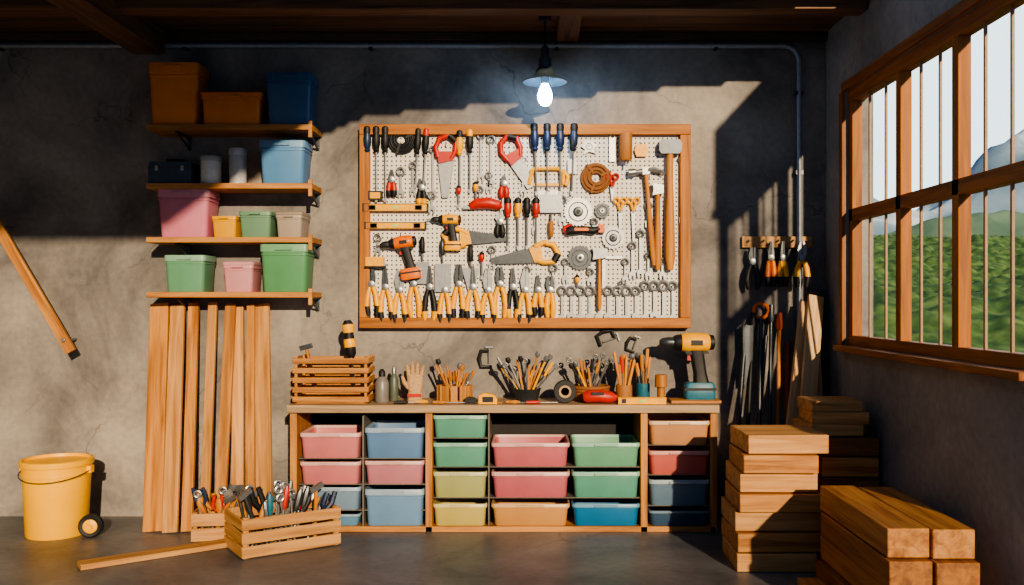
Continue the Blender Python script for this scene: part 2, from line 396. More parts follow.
bbin(491,570,443,467.3,(206,118,126),PKR); bbin(491,570,472,498.3,(200,114,124),PKR); bbin(491,570,504,527,(210,158,104),(228,190,144))
bbin(572,640.5,443,467.3,(120,176,144),GRR); bbin(572,640.5,472,498.3,(104,166,146),GRR); bbin(572,640.5,504,527,(44,122,168),(120,166,196))
bbin(649,710.5,421,445.3,(210,156,114),(232,200,170)); bbin(649,710.5,451,475.3,(212,116,108),(230,170,160)); bbin(649,710.5,480,506.3,(110,134,154),(170,184,194)); bbin(649,710.5,511,527,(66,90,116),(130,150,166))

# ---------------- pegboard ----------------
pm,t,b=newmat('perforated_board'); N=t.nodes.new; L=t.links.new
tc=N('ShaderNodeTexCoord'); sp=N('ShaderNodeSeparateXYZ'); L(tc.outputs['Object'],sp.inputs[0])
def cell(o):
    a=N('ShaderNodeMath'); a.operation='MULTIPLY'; a.inputs[1].default_value=1/0.034; L(o,a.inputs[0])
    f=N('ShaderNodeMath'); f.operation='FRACT'; L(a.outputs[0],f.inputs[0])
    s=N('ShaderNodeMath'); s.operation='SUBTRACT'; s.inputs[1].default_value=0.5; L(f.outputs[0],s.inputs[0])
    p=N('ShaderNodeMath'); p.operation='MULTIPLY'; L(s.outputs[0],p.inputs[0]); L(s.outputs[0],p.inputs[1]); return p
a=cell(sp.outputs['X']); c=cell(sp.outputs['Z']); ad=N('ShaderNodeMath'); ad.operation='ADD'; L(a.outputs[0],ad.inputs[0]); L(c.outputs[0],ad.inputs[1])
lt=N('ShaderNodeMath'); lt.operation='LESS_THAN'; lt.inputs[1].default_value=0.04; L(ad.outputs[0],lt.inputs[0])
mx=N('ShaderNodeMix'); mx.data_type='RGBA'; mx.inputs['A'].default_value=(*lin((222,216,204)),1); mx.inputs['B'].default_value=(*lin((66,60,54)),1)
L(lt.outputs[0],mx.inputs['Factor']); L(mx.outputs['Result'],b.inputs['Base Color']); b.inputs['Roughness'].default_value=0.6
PY=-0.06
m=MB(); cx=(fx(360,PY)+fx(690,PY))/2; cz=(fz(125,PY)+fz(328,PY))/2; W=fx(690,PY)-fx(360,PY); H=fz(125,PY)-fz(328,PY)
m.box((0,-0.035,0),(W-0.06,0.03,H-0.06),pm)
fw=0.078
for s in(-1,1):
    m.box((0,-0.05,s*(H/2-fw/2)),(W,0.095,fw),frame(0)); m.box((s*(W/2-fw/2),-0.049,0),(fw,0.09,H-2*fw),frame(2))
m.build('pegboard',(cx,0,cz),bevel=0.004)
U=7.0/F*0.993; TY=-0.053
def place(m,name,px,py,rot=0,y=TY):
    return m.build(name,(fx(px,y),y,fz(py,y)),(0,math.radians(rot),0),scale=U)
def hook(m,x=0,z=0): m.tube([(x,0.3,z),(x,-3,z),(x,-4,z+1.2)],0.5,STEEL,6)
def screwdriver(px,py,hl=24,sl=36,r=3.9,c1=YEL,c2=BLACK,rot=0,name='screwdriver'):
    m=MB(); y=-4.5; hook(m,0,-hl-1)
    m.lathe([(r*0.4,0),(r*0.85,-1),(r,-hl*0.15),(r*0.9,-hl*0.3)],c2,(0,y,0),12)
    m.lathe([(r*0.9,-hl*0.3),(r*1.05,-hl*0.5),(r*0.95,-hl*0.75),(r*0.6,-hl*0.86),(r*0.8,-hl*0.93),(r*0.5,-hl)],c1,(0,y,0),12)
    m.cyl((0,y,-hl),(0,y,-hl-sl),1.0,0.9,STEEL,8); m.box((0,y,-hl-sl-1.5),(2.4,0.7,4),STEEL)
    return place(m,name,px,py,rot)
def pliers(px,py,L=48,c1=YEL,c2=BLACK,rot=0,spread=7,kind='pliers',y=TY):
    m=MB(); yy=-3.5; j=L*0.34; h=L*0.66
    hook(m,0,j*0.3)
    for s in(-1,1):
        if kind=='needle': pts=[(0.2*s,0),(3*s,2),(3*s,j*0.35),(1.2*s,j*1.1),(0.2*s,j*1.1)]
        elif kind=='snips': pts=[(0.2*s,0),(3.4*s,1),(5*s,j*0.5),(1.6*s,j*1.15),(0.2*s,j*0.95)]
        else: pts=[(0.3*s,0),(4*s,2),(4.5*s,j*0.45),(2.6*s,j),(0.6*s,j)]
        m.prism(pts,yy-1.4,yy+1.4,DSTEEL if kind!='snips' else STEEL)
        P=[(-s*1.0,yy,2),(s*2,yy,-3),(s*spread*0.75,yy,-h*0.35),(s*spread*0.95,yy,-h*0.65),(s*spread*0.7,yy,-h)]
        m.tube(P[:3],[1.8,1.8,1.8],DSTEEL,8)
        m.tube([P[1],P[2],P[3]],[2.1,2.8,2.9],c1,10); m.tube([P[3],((P[3][0]+P[4][0])/2,yy,(P[3][2]+P[4][2])/2),P[4]],[3.0,2.9,1.8],c2,10)
    m.lathe([(3.2,-2),(3.4,0),(3.2,2.2),(1.4,2.6)],STEEL,(0,yy,0),12,'y')
    return place(m,kind if kind!='needle' else 'needle_nose_pliers',px,py,rot,y)
def wrench(px,py,L=36,w=2.0,rot=0,y=TY,name='wrench'):
    m=MB(); yy=-2.5; hook(m,0,0)
    m.ring((0,yy,0),3.0*w/2,1.1*w/2,STEEL,16); 
    m.prism([(-w*0.45,-3),(w*0.45,-3),(w*0.45,-L+5),(w*1.5,-L+2),(w*1.4,-L-3),(w*0.6,-L-4),(w*0.5,-L),(-w*0.5,-L),(-w*0.6,-L-4),(-w*1.4,-L-3),(-w*1.5,-L+2),(-w*0.45,-L+5)],yy-0.8,yy+0.8,STEEL)
    return place(m,name,px,py,rot,y)
def hammer(px,py,L=90,hw=20,rot=0,kind='claw',r=2.3,y=TY,name='hammer',hm=None):
    m=MB(); yy=-6; hm=hm or HANDLE
    m.tube([(0,yy,2),(0,yy,-L*0.3),(0,yy,-L*0.6),(0,yy,-L*0.9),(0,yy,-L)],[r*0.9,r*0.8,r*1.15,r*1.3,r*0.8],hm,10)
    hook(m,r+1,-6); hook(m,-r-1,-6)
    if kind=='claw':
        m.cyl((-hw*0.3,yy,0),(-hw*0.5,yy,0),3.6,3.8,STEEL,14); m.cyl((-hw*0.32,yy,0),(-1,yy,0),2.4,3,STEEL,12); m.box((0,yy,0),(7,6.5,7),STEEL)
        for s in(-1,1): m.tube([(2,yy+s*1.5,0.5),(hw*0.25,yy+s*2,1.2),(hw*0.42,yy+s*2.4,-1),(hw*0.55,yy+s*2.6,-4.5)],[2.4,2,1.4,0.5],STEEL,8)
    elif kind=='sledge':
        m.prism([(-hw/2,-4),(-hw/2+2,-7),(hw/2-2,-7),(hw/2,-4),(hw/2,4),(hw/2-2,7),(-hw/2+2,7),(-hw/2,4)],yy-4.5,yy+4.5,DSTEEL)
    else:
        m.prism([(-hw/2,-6),(hw/2,-4),(hw/2,4),(-hw/2,6),(-hw/2+1,0)],yy-3,yy+3,STEEL)
    return place(m,name,px,py,rot,y)
def saw(px,py,L=60,bw=16,rot=0,c=RED,bm=STEEL,c2=BLACK,name='handsaw'):
    m=MB(); yy=-3
    n=18; pts=[(-bw*0.5,0),(-bw*0.22,-L)]
    pts+=[(bw*0.1,-L)]
    for k in range(n):
        z=-L+(L)*(k+0.5)/n; xe=bw*0.12+(bw*0.4)*(k/n); pts+=[(xe+1.2,z),(xe,z+L/n*0.5)]
    m.prism(pts,yy-0.35,yy+0.35,bm)
    P=[(-bw*0.45,yy,-2),(-bw*0.6,yy,8),(-bw*0.35,yy,17),(bw*0.2,yy,20),(bw*0.62,yy,14),(bw*0.55,yy,4),(bw*0.3,yy,-4)]
    m.tube(P,[3,2.8,3,3.2,3,2.8,2.2],c,10); m.prism([(-bw*0.55,4),(-bw*0.4,-8),(bw*0.45,-5),(bw*0.55,4)],yy-1.8,yy+1.8,c)
    m.tube([(bw*0.2,yy,20),(bw*0.62,yy,14)],[3.5,3.4],c2,10)
    hook(m,0,10)
    return place(m,name,px,py,rot)
def hacksaw(px,py,W_=30,Hh=14,rot=0,c=YEL):
    m=MB(); yy=-3
    m.tube([(-W_/2,yy,-Hh/2),(-W_/2+3,yy,Hh/2-2),(-W_/2+6,yy,Hh/2),(W_/2-5,yy,Hh/2),(W_/2,yy,Hh/2-4),(W_/2,yy,-Hh/2)],2.1,c,8)
    m.box((0,yy,-Hh/2),(W_,0.5,2.6),c); m.tube([(W_/2,yy,Hh/2-2),(W_/2+5,yy,0),(W_/2+3,yy,-Hh/2-1)],[2.2,2.4,2],c,10); hook(m,0,Hh/2-2)
    return place(m,'hacksaw',px,py,rot)
def blade(px,py,r,mat=STEEL,teeth=24,y=TY):
    m=MB(); yy=-2.5; pts=[]
    for k in range(teeth):
        a=2*math.pi*k/teeth; pts.append((r*0.88*math.cos(a),r*0.88*math.sin(a))); a+=2*math.pi/teeth*0.35; pts.append((r*math.cos(a),r*math.sin(a)))
    m.prism(pts,yy-0.5,yy+0.5,mat)
    m.lathe([(r*0.34,0.6),(r*0.34,1.3),(r*0.3,1.6),(r*0.16,1.6)],DSTEEL if mat is not DSTEEL else STEEL,(0,yy,0),18,'y'); m.lathe([(r*0.13,1.6),(r*0.12,2.6)],BLACK,(0,yy,0),10,'y')
    m.ring((0,yy-0.8,0),r*0.62,0.5,DSTEEL if mat is not DSTEEL else STEEL,24)
    m.tube([(0,0,0),(0,yy,0)],0.8,STEEL,6)
    return place(m,'circular_saw_blade',px,py,R(0,20),y)
VIAL=plain('vial_glass',(190,214,120),0.2)
def level(px,py,L=60,h=7,c=YEL,rot=0,name='spirit_level'):
    m=MB(); m.box((0,-3,0),(L,4,h),c); m.box((0,-3,h/2-0.4),(L+0.5,5,0.6),BLACK); m.box((0,-3,-h/2+0.4),(L+0.5,5,0.6),BLACK)
    for s in(-0.36,0,0.36):
        m.box((s*L,-5.2,0),(5,1,3.4),VIAL)
        if s: m.box((s*L,-5.4,0),(7,0.6,4.6),BLACK)
    for s in(-1,1): m.box((s*L/2,-3,0),(1.6,5,h+0.4),BLACK)
    return place(m,name,px,py,rot)
def drill(px,py,s=1.0,rot=0,c=ORG,c2=BLACK,flip=1,y=TY,name='power_drill',cw=None):
    m=MB(); m.M=Matrix.Diagonal((s*flip,s,s,1)); yy=-7
    m.lathe([(5.5,14),(7,12),(7.6,6),(7.6,-4),(6.6,-8)],c,(0,yy,0),16,'x'); m.lathe([(6.4,-8),(6,-12),(5,-14)],c2,(0,yy,0),16,'x')
    m.lathe([(4.2,-14),(4.4,-18),(3.4,-23),(1.6,-25)],DSTEEL,(0,yy,0),14,'x')
    m.lathe([(6,14),(5.6,17),(3,18)],c2,(0,yy,0),16,'x')
    m.prism([(-6,-6.4),(12,-6.4),(13,-8.5),(-4,-9.5)],yy-4,yy+4,c2); m.box((3,yy-7.2,0),(9,1.2,4),c2)
    lo=[]
    for (x,z,w,d) in ((3,-3,12,9),(4.5,-12,10.5,8.5),(6.5,-24,10,8),(7.5,-32,12,9)):
        lo.append([Vector(v) for v in [(p.x,p.y+yy,z) for p in rr(x,0,w,d,2.5,0)]])
    m.loft(lo,c2); m.box((-2,yy,-11),(3,3,6),RED)
    m.loft([[Vector((p.x,p.y+yy,z)) for p in rr(6,0,w,d,2.5,0)] for z,w,d in((-31,20,11),(-33,23,12.5),(-42,24,13),(-44,22,12))],cw or c); m.box((6,yy,-36),(24.6,13.2,2),c2)
    if y==TY: m.cyl((-24,yy,0),(-32,yy,0),1,0.8,STEEL,8); hook(m,0,9); 
    return place(m,name,px,py,rot,y)
def trowel(px,py,w=16,h=24,rot=0,hm=None,shape='tri'):
    m=MB(); yy=-4
    if shape=='tri': P=[(-w/2,0),(-w/2+1,2),(w/2-1,2),(w/2,0),(1,-h),(-1,-h)]
    else: P=[(-w/2,0),(w/2,0),(w/2,-h),(-w/2,-h)]
    m.prism(P,yy-0.4,yy+0.4,STEEL); m.tube([(0,yy,1),(0,yy-2,5),(0,yy-2,8)],0.9,STEEL,8)
    m.lathe([(1.4,8),(2.4,10),(2.7,18),(2,24),(1,25)],hm or HANDLE,(0,yy-2,0),10); hook(m,2.6,10)
    return place(m,'trowel' if shape=='tri' else 'putty_knife',px,py,rot)
def scissors(px,py,L=40,rot=0,c=YEL):
    m=MB(); yy=-3
    for s in(-1,1):
        m.ring((s*3.6,yy,7),2.7,1.1,c,14); m.tube([(s*2.6,yy,4),(0,yy,-4)],1.3,c,8)
        m.prism([(-0.3*s-0.3,-2),(s*2,-4),(s*0.8,-L+10),(0,-L+8)],yy-0.5+s*0.3,yy+0.2+s*0.3,STEEL)
    m.lathe([(1.2,1),(1.2,1.8)],DSTEEL,(0,yy,-4),10,'y'); hook(m,3.6,9)
    return place(m,'scissors',px,py,rot)
def coil(px,py,r,mat,name='rope_coil',n=4):
    m=MB()
    for k in range(n):
        m.ring((R(-.5,.5),-2.2-1.2*(k%2),R(-.5,.5)),r-1-k*(r*0.7/n),1.3,mat,26)
    for a in (0.4,2.2,4.4): m.box((math.cos(a)*r*0.7,-3,math.sin(a)*r*0.7),(r*0.75,4,2.2),mat,(0,-a,0))
    hook(m,0,r*0.55); return place(m,name,px,py)
ROPE=plain('jute_rope',(140,92,52),0.9,0,0.4,200)
MALW=lambda a: wood('mallet_wood',(158,100,56),(196,138,84),a)
# --- top row
for px,c in((368,BLU),(377,BLACK),(386,BLACK)): screwdriver(px,127,26,46,3.9,c,BLACK)
coil(402,140,14,BLACK,'cable_coil',5)
for s_,(px,c) in enumerate(((419,BLACK),(427,BLACK))): screwdriver(px,129,26,30,3.4,c,RED if s_ else BLACK,3)
saw(446,156,42,17,0,RED)
screwdriver(460,131,25,32,3.6,YEL,BLACK); screwdriver(470,130,24,36,3.6,BLACK,YEL)
wrench(433,150,44); wrench(481,136,42,2.2); wrench(491,140,44,2.4)
wrench(413,166,26)
saw(514,156,36,17,-28,RED)
wrench(489,176,14,2); wrench(523,160,32,1.8)
for px,r in((534,-2),(547,0),(560,0),(574,2)): screwdriver(px,124,28,40,4.3,BLU,BLACK,r)
hacksaw(546,177,34,16,0)
m=MB(); m.prism([(-8,0),(-3,6),(3,5),(8,1),(4,-3),(7,-7),(0,-5),(-6,-8),(-4,-3)],-3,-1,STEEL); m.ring((0,-2,0),3,1.2,STEEL,12); hook(m); place(m,'gear_puller',589,147)
coil(596,178,15,ROPE,n=5)
m=MB(); m.lathe([(4,14),(6.2,15),(6.6,10),(6.2,-10),(5,-12)],MALW(2),(0,-8,0),16); m.cyl((0,-8,-12),(0,-8,-17),1.2,1,STEEL); hook(m,0,12); place(m,'wooden_file_handle',625,150)
m=MB(); m.prism([(-3,0),(3,0),(3,-24),(-3,-24)],-3,-1,LSTEEL); hook(m,0,-1); m.ring((0,-2,1),2.2,.8,LSTEEL,12); place(m,'key_gauge',612,138)
m=MB(); m.prism([(-5,3),(5,3),(7,-3),(5,-9),(-5,-9),(-7,-3)],-4,-1.5,YEL); hook(m,0,3); place(m,'stud_finder',641,148)
hammer(645,172,94,34,-5,'claw',2.4,name='claw_hammer')
hammer(669,148,122,22,0,'sledge',4.0,name='sledge_hammer')
hammer(657,190,80,11,0,'axe',2.8)
wrench(682,160,60,2.2)
# --- second rows
level(396,208,64,8); level(396,226,60,7,YEL)
m=MB(); m.box((0,-3,0),(14,5,9),BLACK); m.box((0,-5.6,0),(10,0.8,6),YEL); hook(m,0,5); place(m,'laser_measure',376,196)
drill(449,220,0.7,0,YEL,BLACK,name='rotary_tool')
saw(464,238,44,15,-90,YEL,DSTEEL,name='pull_saw')
m=MB(); m.tube([(-15,-4,0),(-8,-4,3),(4,-4,3.5),(14,-4,1),(16,-4,-2)],[3.5,5.5,5.8,5,2],RED,12); m.box((-18,-4,-1),(8,3,3),STEEL); hook(m,0,0); place(m,'utility_knife',485,207)
for px,c in((508,RED),(518,YEL),(527,BLACK),(536,RED)): screwdriver(px,198,20,28,3.6,c,BLACK)
trowel(551,213,22,18,180,shape='rect'); 
m=MB(); m.prism([(-11,9),(11,9),(11,4),(-11,-9)],-3,-1.6,LSTEEL); hook(m,0,8); place(m,'scraper_blade',549,200)
blade(578,212,15,LSTEEL,26); blade(602,211,8,DSTEEL,10)
scissors(620,208,42); scissors(633,208,42,0)
wrench(640,234,40,2.2); wrench(632,246,30,2.2)
m=MB(); m.tube([(-17,-5,-1),(-12,-5,1),(0,-5,2),(10,-5,1),(17,-5,3)],[3,4.2,3.6,4,2],BLACK,12); m.tube([(-17,-5,-1),(-19,-5,4),(-12,-5,7)],[2.5,2,1.5],RED,8); m.box((18,-5,3),(6,4,8),ORG); m.box((-2,-8.6,2),(14,1.5,3),ORG); hook(m,0,4); place(m,'staple_gun',583,232)
blade(613,238,12,STEEL,18); blade(580,258,13,DSTEEL,20)
drill(402,243,0.85,-8,ORG,BLACK)
m=MB(); m.box((0,-5,0),(18,9,9),YEL); m.box((0,-5,-5),(20,10,1.4),BLACK); m.box((10,-5,-3),(3,3,2),STEEL); hook(m,0,3); place(m,'tape_measure',376,262)
saw(538,254,48,17,80,YEL,DSTEEL)
m=MB(); m.prism([(-10,0),(10,0),(10,-3),(-7,-3),(-7,-32),(-10,-32)],-3,-1.6,LSTEEL); hook(m,0,0); place(m,'try_square',612,256)
trowel(443,264,16,28,0,DSTEEL,'rect'); trowel(471,270,17,26,0,BLACK); trowel(423,262,13,22,0,BLACK,'rect')
hammer(599,254,56,14,0,'axe',1.8)
wrench(527,270,20); wrench(553,268,16,2.4); wrench(565,262,18,2)
# extra fill
wrench(401,172,22,2.4); pliers(392,180,26,RED,BLACK,0,3,'needle'); pliers(422,188,26,BLACK,YEL,0,3,'pliers'); pliers(504,184,22,RED,RED,0,3,'needle')
wrench(378,238,14,2.2); wrench(366,228,22,2.2); wrench(432,196,14,2.2); screwdriver(476,182,10,12,2.6,YEL,BLACK)
wrench(562,200,22,2.4); wrench(594,222,8,2); wrench(648,206,18,2.2); screwdriver(482,252,10,14,2.6,RED,BLACK); wrench(492,250,16,2.2)
scissors(612,184,26,0,RED)
trowel(572,160,9,14,0,BLACK,'rect'); screwdriver(459,186,9,10,2.6,RED,BLACK); pliers(500,222,24,BLACK,BLACK,0,3,'snips')
wrench(622,284,8,2); wrench(590,272,10,2); screwdriver(577,275,8,6,2.4,YEL,BLACK)
# --- bottom row of pliers
cols=[(YEL,BLACK),(YEL,BLACK),(YEL,BLACK),(YEL,YEL),(BLACK,YEL),(YEL,BLACK)]
bx=[372,386,400,414,430,445,459,473,488,500,513,525]
for i,px in enumerate(bx):
    a,b_=cols[i%6]; pliers(px,284+(i%3)*3,R(50,60),a,b_,R(-3,3),R(5,6.5),['pliers','needle','snips'][i%3])
pliers(538,290,40,YEL,BLACK,0,4,'needle'); pliers(550,290,42,YEL,YEL,0,3.5,'pliers')
for i in range(13):
    px=562+i*9.2; wrench(px,291 - (i>8)*5,R(24,29)+(i>8)*6,2.6+0.1*(i%4)*(1+(i>8)*0.5))
for px,py,l in((503,190,20),(648,256,20),(625,262,18),(480,190,14),(535,205,26),(662,262,14)): wrench(px,py,l,2.0,name='small_wrench')
# --- right tool rack
m=MB(); ry=-0.03; m.box((0,0.012,0),(fx(812,ry)-fx(742,ry),0.035,0.085),pale(0))
for k in range(5): m.cyl((-0.22+k*0.11,0,0.0),(-0.22+k*0.11,-0.05,0.012),0.007,0.007,STEEL,8)
m.build('tool_rack',(fx(777,ry),ry,fz(242,ry)),bevel=0.004)
pliers(752,262,42,BLACK,BLACK,0,6,'pliers',y=-0.055); pliers(770,258,44,ORG,BLACK,0,3.5,'needle',y=-0.055); pliers(782,258,44,YEL,BLACK,0,3.5,'needle',y=-0.055); pliers(801,258,44,YEL,BLACK,0,6,'snips',y=-0.075)

# ---------------- bench-top items ----------------
BZ=BH+0.001
def cratebox(name,w,d,h,loc,rz=0,nsl=4,kind=pine,gap=0.5,post=0.02):
    m=MB(); t=0.012; hh=h/nsl
    for k in range(nsl):
        z=hh*(k+0.5)
        for s in(-1,1):
            m.box((0,s*(d/2-t/2),z),(w,t,hh*(1-gap*0.35)),kind(0)); m.box((s*(w/2-t/2),0,z),(t,d-2*t,hh*(1-gap*0.35)),kind(1))
    for sx in(-1,1):
        for sy in(-1,1): m.box((sx*(w/2-t-post/2),sy*(d/2-t-post/2),h/2),(post,post,h),kind(2))
    m.box((0,0,0.008),(w-2*t,d-2*t,0.012),kind(0))
    return m.build(name,loc,(0,0,rz),bevel=0.003)
yb=-0.32
cratebox('slatted_crate',0.54,0.28,0.34,(fx(334.5,yb),yb,BZ),nsl=5,gap=1.2)
m=MB(); m.lathe([(1.2,-40),(1.2,-12)],STEEL,seg=10); m.lathe([(3,-12),(5,-9),(5.4,2),(4.5,10),(5.5,20),(3,24)],BLACK,seg=14); m.lathe([(5.6,-2),(6,2),(5.5,6)],YEL,seg=14); m.lathe([(5.2,12),(5.9,16),(5.8,20)],YEL,seg=14)
m.build('hand_awl',(fx(350,yb),yb,fz(345,yb)),(0,math.radians(-6),0),scale=U)
m=MB(); m.tube([(0,0,-0.3),(0,0,0.0)],0.012,HANDLE,10); m.box((0,0,0.0),(0.09,0.03,0.035),DSTEEL); m.build('small_hammer',(fx(306,yb),yb,fz(347,yb)),(0,math.radians(-14),0),bevel=0.002)
def bottle(name,px,top,w,mat,cap,y=-0.33):
    m=MB(); r=w/2/F*(7+y); h=fz(top,y)-BZ
    m.lathe([(r*0.9,0),(r,0.01),(r,h*0.6),(r*0.6,h*0.74),(r*0.42,h*0.78)],mat); m.lathe([(r*0.5,h*0.78),(r*0.48,h*0.92),(r*0.2,h)],cap)
    m.build(name,(fx(px,y),y,BZ))
bottle('glue_bottle',382,369,14,plain('bottle_grey',(120,116,110),0.35),BLACK); bottle('oil_bottle',394,366,9,plain('bottle_green',(88,96,84),0.4),STEEL,-0.25)
gm2=plain('canvas_glove',(186,150,110),0.9,0,0.2,60)
m=MB()
m.loft([rr(0,0,0.10,0.07,0.03,0),rr(0,0,0.095,0.06,0.028,0.05),rr(0,0,0.085,0.05,0.022,0.07),rr(0,0,0.10,0.05,0.022,0.11),rr(0,0,0.105,0.045,0.02,0.16),rr(0,0,0.095,0.04,0.018,0.175)],gm2)
for i,(x,l,a) in enumerate(((-0.038,0.07,-0.2),(-0.013,0.09,-0.05),(0.013,0.085,0.08),(0.038,0.065,0.25))):
    m.tube([(x,0,0.16),(x+a*0.03,-0.004,0.17+l*0.5),(x+a*0.07,-0.018,0.17+l)],[0.0155,0.0145,0.010],gm2,10)
m.tube([(-0.04,0,0.09),(-0.07,-0.01,0.13),(-0.082,-0.015,0.17)],[0.017,0.015,0.010],gm2,10)
m.box((0,-0.036,0.045),(0.09,0.006,0.02),RED)
m.build('work_glove',(fx(415,-0.3),-0.3,BZ),scale=1.12)
def sticks(m,n,r,h0,h1,fan,base=0.03,kinds=None,rd=0.009):
    kinds=kinds or [HANDLE,YEL,BLACK,RED,STEEL]
    for i in range(n):
        a=R(0,6.28); x0=r*0.45*math.cos(a); y0=r*0.45*math.sin(a); t=(i+0.5)/n*2-1
        H=R(h0,h1); x1=t*fan; y1=y0+R(-0.02,0.03)
        mt=random.choice(kinds); p0=Vector((x0*0.3+t*r*0.4,y0*0.6,base)); p1=Vector((x1,y1,H))
        k=random.random()
        mid=p0.lerp(p1,0.6)
        if k<0.35: m.tube([p0,mid],[rd*.5,rd*.5],STEEL,6); m.tube([mid,p0.lerp(p1,.75),p1],[rd*.9,rd*1.5,rd*1.1],mt,8)
        elif k<0.6: m.tube([p0,p1],[rd,rd*.8],mt,8); q=p1+(p1-p0).normalized()*0.02; m.tube([p1,q,q+(q-p1)*1.2],[rd,rd*2.2,rd*1.6],random.choice([BLACK,HANDLE,STEEL]),8)
        elif k<0.8: m.tube([p0,p1],[rd*.7]*2,STEEL,6); m.ring(p1,rd*1.8,rd*.7,STEEL,10)
        else: m.tube([p0,p1,p1+(p1-p0)*0.04],[rd,rd,rd*.2],HANDLE,8)
m=MB(); r=0.12
for k in range(12):
    a=2*math.pi*k/12; m.box((r*math.cos(a),r*0.7*math.sin(a),0.06),(0.05,0.02,0.12),pine(2),(0,0,a+math.pi/2))
m.loft([rr(0,0,0.2,0.14,0.05,0.0),rr(0,0,0.2,0.14,0.05,0.015)],pine(0))
sticks(m,14,r*.8,0.2,0.27,0.15,kinds=[HANDLE,HANDLE,YEL,STEEL]); m.build('pencil_holder',(fx(455,-0.28),-0.28,BZ),bevel=0.002)
m=MB(); m.lathe([(0.07,0),(0.08,0.004),(0.10,0.09),(0.105,0.095),(0.097,0.093),(0.067,0.012),(0.01,0.01)],DSTEEL,seg=24); sticks(m,16,0.08,0.2,0.32,0.23,kinds=[HANDLE,YEL,STEEL,BLACK]); m.build('tool_bowl',(fx(527,-0.26),-0.26,BZ))
WK=plain('wicker',(146,92,50),0.8,0,0.3,120)
m=MB()
for k in range(5): m.ring((0,0,0.012+0.022*k),0.12+0.004*k,0.013,WK,28,'z')
m.lathe([(0.11,0),(0.115,0.01),(0.12,0.10)],WK,seg=24); sticks(m,12,0.1,0.22,0.36,0.17,base=0.06,kinds=[HANDLE,BLACK,YEL,RED]); m.build('wicker_basket',(fx(590,-0.2),-0.2,BZ))
m=MB(); m.lathe([(0.055,0),(0.06,0.01),(0.06,0.12),(0.055,0.125),(0.05,0.12),(0.05,0.02)],plain('cup_tan',(166,110,62),0.6),seg=20); sticks(m,9,0.05,0.24,0.36,0.08,kinds=[HANDLE,RED,HANDLE,BLACK],rd=0.011); m.build('paintbrush_pot',(fx(624,-0.3),-0.3,BZ))
m=MB(); m.lathe([(0.045,0),(0.05,0.01),(0.05,0.12),(0.045,0.125),(0.04,0.12),(0.04,0.02)],TEAL,seg=20); sticks(m,6,0.04,0.22,0.42,0.06,kinds=[HANDLE,BLACK],rd=0.011); m.build('tool_cup',(fx(643,-0.17),-0.17,BZ))
m=MB(); m.lathe([(0.045,-0.03),(0.045,0.03),(0.078,0.03),(0.082,0.026),(0.082,-0.026),(0.078,-0.03),(0.045,-0.03)],BLACK,(0,0,0.082),26,'y'); m.lathe([(0.03,-0.028),(0.03,0.028),(0.046,0.029),(0.046,-0.029),(0.03,-0.028)],plain('card_core',(178,150,112),0.8),(0,0,0.082),26,'y'); m.build('tape_roll',(fx(565,-0.36),-0.36,BZ))
def tapem(name,px,y,c,s=1.0):
    m=MB(); m.prism([(-0.06*s,0),(0.06*s,0),(0.06*s,0.035*s),(0.04*s,0.06*s),(-0.02*s,0.072*s),(-0.06*s,0.055*s)],-0.03*s,0.03*s,c); m.box((0,-0.031*s,0.03*s),(0.07*s,0.004,0.035*s),BLACK); m.box((0.075*s,0,0.006),(0.03*s,0.02,0.004),YEL); m.build(name,(fx(px,y),y,BZ),bevel=0.004)
tapem('tape_measure',488,-0.42,YEL,1.1); tapem('tape_measure',471,-0.42,BLACK,0.7)
m=MB(); m.tube([(-0.12,0,0.045),(-0.09,0,0.05),(0,0,0.055),(0.08,0,0.045),(0.12,0,0.04)],[0.03,0.045,0.045,0.042,0.02],RED,14); m.box((-0.02,-0.04,0.075),(0.09,0.02,0.02),BLACK); m.build('hand_sander',(fx(600,-0.42),-0.42,BZ))
m=MB(); m.box((0,0,0.022),(0.34,0.035,0.044),YEL); m.box((0,0,0.046),(0.345,0.045,0.006),YEL); m.box((0,-0.02,0.024),(0.05,0.006,0.02),VIAL); m.box((-0.13,-0.02,0.024),(0.03,0.006,0.03),BLACK); m.build('spirit_level',(fx(642,-0.45),-0.45,BZ),bevel=0.002)
m=MB(); m.cyl((0,0,0.0),(0,0,0.11),0.028,0.028,HANDLE); m.cyl((0,0,0.11),(0,0,0.2),0.045,0.042,MALW(2),18) ; m.build('wooden_mallet',(fx(661,-0.33),-0.33,BZ),bevel=0.003)
for (px,y,rz,c) in((408,-0.44,0.25,BLACK),(428,-0.42,-0.3,YEL),(540,-0.45,0.1,RED),(447,-0.45,0.05,HANDLE),(520,-0.44,-0.1,HANDLE)):
    m=MB(); m.tube([(-0.1,0,0.014),(-0.03,0,0.014),(0,0,0.013)],[0.010,0.014,0.008],c,10); m.box((0.06,0,0.012),(0.13,0.012,0.005),STEEL); m.build('chisel',(fx(px,y),y,BZ),(0,0,rz))
def wallclamp(name,px,py,s,rot):
    m=MB(); m.tube([(6,-2,-8),(-5,-2,-8),(-7,-2,0),(-5,-2,8),(3,-2,8)],[1.6,2,2.2,2,1.6],BLACK,8); m.tube([(3,-2,12),(3,-2,-4)],1,STEEL,8); m.box((3,-2,12),(8,1.6,1.6),STEEL)
    return m.build(name,(fx(px,-0.02),-0.002,fz(py,-0.02)),(0,math.radians(rot),0),scale=U*s)
wallclamp('c_clamp',486,359,1.0,0); wallclamp('c_clamp',606,338,1.0,70); wallclamp('c_clamp',632,345,.8,20)
drill(690,342,1.24,0,YEL,BLACK,y=-0.22,name='cordless_drill',cw=TEAL)
board('wood_offcut',(0.36,0.2,0.02),(fx(694,-0.30),-0.30,BZ+0.010),kind=pine)

